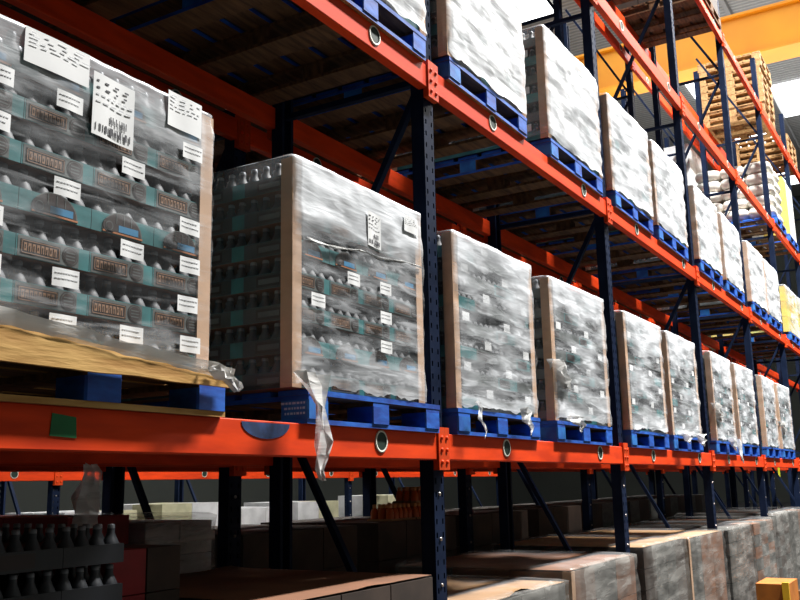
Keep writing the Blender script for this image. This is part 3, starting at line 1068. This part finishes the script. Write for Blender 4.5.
carton_load('wrapped_carton_load', 'grey streaky load on the floor just past the second upright', (6.06, FY - .05, PH + 0.001), 1.12, 1.16, 4, 3, 7, 0.142, (GREYC, CARDD, GREYC), FILM_GROUND, GG, seed=7, sheet=CARDT)
fl(7.36, 'brown-sided load before the third upright')
carton_load('wrapped_carton_load', 'brown-sided grey-fronted carton load on the floor before the third upright', (7.36, FY - .05, PH + 0.001), 1.25, 1.16, 3, 3, 4, 0.245, (CARD, CARD, GREYC), FILM_GROUND, GG, seed=8, sheet=CARDT, boards=((-1, -1),))
fl(8.85, 'pale striped load past the third upright')
carton_load('wrapped_carton_load', 'grey load with pale ribbed edge on the floor past the third upright', (8.78, FY - .05, PH + 0.001), 1.1, 1.16, 3, 3, 8, 0.122, (GREYC, GREYC, CARDD), FILM_GROUND, GG, seed=9)
fl(10.05, 'ribbed grey load before the fourth upright')
carton_load('wrapped_carton_load', 'ribbed brown-edged grey load on the floor before the fourth upright', (10.06, FY - .05, PH + 0.001), 1.16, 1.16, 3, 3, 8, 0.122, (GREYC, CARD), FILM_GROUND, GG, seed=10)
fl(11.5, 'grey load past the fourth upright')
carton_load('wrapped_carton_load', 'grey filmed load on the floor just past the fourth upright', (11.5, FY, PH + 0.001), 1.1, 1.16, 3, 3, 8, 0.125, (GREYC, CARDD), FILM_GROUND, GG, seed=11)
fl(12.75, 'last grey load before the fifth upright')
carton_load('wrapped_carton_load', 'grey filmed load on the floor just before the fifth upright', (12.75, FY, PH + 0.001), 1.1, 1.16, 3, 3, 8, 0.125, (GREYC, GREYC, CARD), FILM_GROUND, GG, seed=12)
t = thing('orange_carton', 'orange carton with yellow edge standing on the aisle floor by the grey loads', 'carton', (8.72, -0.40, 0))
m = MB(); m.box(-0.27, 0.3, -0.13, 0.16, 0, 0.60, ORCRATE); m.build('carton_body', t)
m = MB(); m.box(-0.30, -0.2705, -0.14, -0.08, 0, 0.62, YELEDGE); m.build('edge_strip', t)

# goods in the rack behind: floor, lower shelf, upper shelf
GB = 'dark loads in the rack behind'
YR = YB + 0.55
k = 0
for bay in range(6):
    for side, xo in ((0, 0.68), (1, 2.02)):
        x = bay * B + xo
        nth = '%s bay, %s place' % (ORD[bay], ('near', 'far')[side])
        if bay < 5:
            hh = rnd.choice((5, 5, 6))
            if bay == 1: hh = 6
            mt = CARDD if bay < 3 else (CARDD, GREYC)
            if bay > 0:
                floor_pallet(x, YR, 'plain pallet on the floor of the rack behind, %s' % nth, 'plain pallets in the rack behind')
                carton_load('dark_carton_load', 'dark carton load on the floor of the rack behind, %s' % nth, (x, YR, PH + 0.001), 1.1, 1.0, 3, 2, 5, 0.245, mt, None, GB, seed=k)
        if bay < 5:  # shelf loads added to block light and keep the gaps dark
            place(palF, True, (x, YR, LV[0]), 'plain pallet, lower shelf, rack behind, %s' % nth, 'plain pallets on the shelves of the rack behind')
            carton_load('dark_carton_load', 'added dark carton load on lower shelf of the rack behind, %s' % nth, (x, YR, LV[0] + PH + 0.001), 0.98, 1.0, 3, 2, 4, 0.21, CARDD, None, GB, seed=k + 1)
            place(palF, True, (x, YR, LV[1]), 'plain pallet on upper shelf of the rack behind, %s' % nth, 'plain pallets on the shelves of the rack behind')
            carton_load('dark_carton_load', 'added dark carton load on upper shelf of the rack behind, %s' % nth, (x, YR, LV[1] + PH + 0.001), 0.98, 1.0, 3, 2, 4, 0.2, CARDD, None, GB, seed=k + 2)
        k += 1
# silver wrapped load with red carton, floor of the rack behind
carton_load('silver_wrapped_load', 'silvery film-wrapped stack on the floor of the rack behind', (2.36, YR, 0.001), 0.46, 1.0, 2, 2, 9, 0.160, WHITEP, FILM_GROUND, GB, seed=31)
carton_load('red_carton_load', 'red-topped carton stack beside the silvery stack in the rack behind', (1.90, YR, 0.001), 0.36, 0.9, 1, 2, 9, 0.165, (CARDD, REDC), None, GB, seed=1)
# amber bottle packs on the brown load
for i, (x, y, z) in enumerate(((4.55, 1.4, 1.352), (4.89, 1.4, 1.352), (5.1, 1.62, 1.352), (4.89, 1.4, 1.465))):
    t = thing('amber_bottle_pack', 'pack of amber bottles on the dark load behind, %s' % ('lower row nearest', 'lower row middle', 'lower row farthest', 'on top of the others')[i], 'bottle pack', (x, y, z), 0, 'amber bottle packs')
    for a in range(5):
        for c in range(3):
            m = MB()
            m.lathe(((a - 2) * 0.062, (c - 1) * 0.062, 0), [(0.028, 0), (0.029, 0.05), (0.022, 0.075), (0.012, 0.085), (0.014, 0.09), (0.014, 0.108), (0.0, 0.11)], 8, [AMBER, AMBER, AMBER, AMBERCAP, AMBERCAP, AMBERCAP])
            m.build('bottle', t)
    m = MB(); m.box(-0.16, 0.16, -0.1, 0.1, -0.002, 0.012, CARDT); m.build('tray', t)

# rack across the rear aisle: pale goods lit by the added rear fill
GC = 'pale loads across the rear aisle'
for i, (x, z) in enumerate(((4.1, 0), (6.02, 0), (7.4, 0), (8.8, 0), (10.0, 0), (12.4, 0))):
    floor_pallet(x, YC + 0.5, 'plain pallet across the rear aisle under pale load %s along' % ORD[i], 'plain pallets across the rear aisle')
    carton_load('pale_load', 'pale wrapped load on the floor across the rear aisle, %s along' % ORD[i], (x, YC + 0.5, PH + 0.001), 1.0, 1.0, 2, 2, 4, 0.30 + 0.012 * (i % 3), (WHITEP, WHITEP, PALEY), None, GC, seed=i)

# ------------------------------------------------------------------ third and top shelf goods
def blue_under(x, l, lab, y=YL):
    place(pal, True, (x, y, LV[l]), lab, GP)


blue_under(14.15, 2, 'blue pallet under the white sacks on the third shelf')
sack_load('white sacks stacked on a blue pallet on the third shelf', (14.15, YL, LV[2] + PH + 0.012), 5)
blue_under(15.45, 2, 'blue pallet under the yellow-banded load on the third shelf')
carton_load('banded_load', 'white load with yellow print on the third shelf past the sacks', (15.45, YL, LV[2] + PH + 0.001), 1.0, 1.16, 3, 3, 5, 0.2, (BAGW, BAGW, YELG), None, 'goods at the far end', seed=2)
blue_under(14.4, 1, 'blue pallet under the yellow-green load on the upper shelf')
carton_load('yellow_load', 'yellow-green wrapped load on the upper shelf past the white loads', (14.4, YL, LV[1] + PH + 0.001), 1.05, 1.16, 3, 3, 3, 0.24, YELG, FILM_MID, 'goods at the far end', seed=4, sheet=WHITEP)
blue_under(15.6, 1, 'blue pallet under the amber-green load on the upper shelf')
carton_load('yellow_load', 'amber-green load on the upper shelf beside the yellow-green one', (15.6, YL, LV[1] + PH + 0.001), 1.0, 1.16, 3, 3, 3, 0.24, (YELG, PALEY), FILM_MID, 'goods at the far end', seed=5)
place(palF, True, (17.6, YR, LV[1]), 'plain pallet under the pale yellow load in the rack behind', 'plain pallets on the shelves of the rack behind')
carton_load('yellow_load', 'pale yellow load on the upper shelf of the rack behind', (17.6, YR, LV[1] + PH + 0.001), 1.0, 1.0, 2, 2, 3, 0.25, PALEY, None, 'goods at the far end', seed=6)
for i, (x, hz) in enumerate(((12.55, 0.46), (14.6, 0.80))):
    place(palF, True, (x, YR, LV[2]), 'plain pallet on the third shelf of the rack behind, %s white load' % ORD[i], 'plain pallets on the shelves of the rack behind')
    carton_load('white_load', '%s white wrapped load on the third shelf of the rack behind' % ('low', 'tall')[i], (x, YR, LV[2] + PH + 0.001), 1.0, 1.0, 2, 2, 2, hz, WHITEP, None, 'goods at the far end', seed=7 + i)

# stack of pale empty pallets on the top shelf
STACKW = mat('pale_stacked_wood', (0.46, 0.28, 0.12), 0.8, 0.0, col2=(0.28, 0.15, 0.055), scale=5, stretch=(2, 6, 6))
palE = make_pallet(STACKW, w=1.05, d=1.0)
for i in range(9):
    o = place(palE, i > 0, (14.55 + rnd.uniform(-.015, .015), 0.5 + rnd.uniform(-.015, .015), LV[3] + i * (PH + 0.001)), 'pale empty wooden pallet in the stack on the top shelf, %s from the bottom' % ORD[i], 'stack of pale empty pallets')
palE2 = make_pallet(STACKW, w=1.05, d=1.0)
for i in range(4):
    place(palE2, i > 0, (17.0, 0.5, LV[3] + i * (PH + 0.001)), 'pale empty pallet in the far low stack on the top shelf, %s up' % ORD[i], 'far stack of pale empty pallets')
# loaded dark pallets on the top shelf, seen from below
for i, x in enumerate((5.98, 7.3, 8.75, 10.1)):
    place(palF, True, (x, YL, LV[3]), 'dark wooden pallet on the top shelf, %s from the second upright' % ORD[i], 'dark pallets on the top shelf')
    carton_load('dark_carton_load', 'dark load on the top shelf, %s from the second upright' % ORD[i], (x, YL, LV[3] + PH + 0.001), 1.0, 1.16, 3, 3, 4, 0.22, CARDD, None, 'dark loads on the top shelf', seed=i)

# ------------------------------------------------------------------ small things
t = thing('hanging_film', 'crumpled clear film hanging from the back beam under the nearest bottle load', 'film', (1.45, FD - 0.06, 1.70))
make_tail('film_sheet', [(0.01 * math.sin(q * 1.3), -0.01, 0.0 - 0.035 * q) for q in range(8)], [0.05, 0.08, 0.10, 0.12, 0.13, 0.12, 0.12, 0.11], 9, t)
patch('yellow_sign', 'small bright yellow sign hanging on a beam of the rack behind', [(-0.11, -0.12), (0.11, -0.12), (0.11, 0.11), (-0.11, 0.11)], YELSIGN, 'sign', (17.7, FD - 0.0255, 1.70))
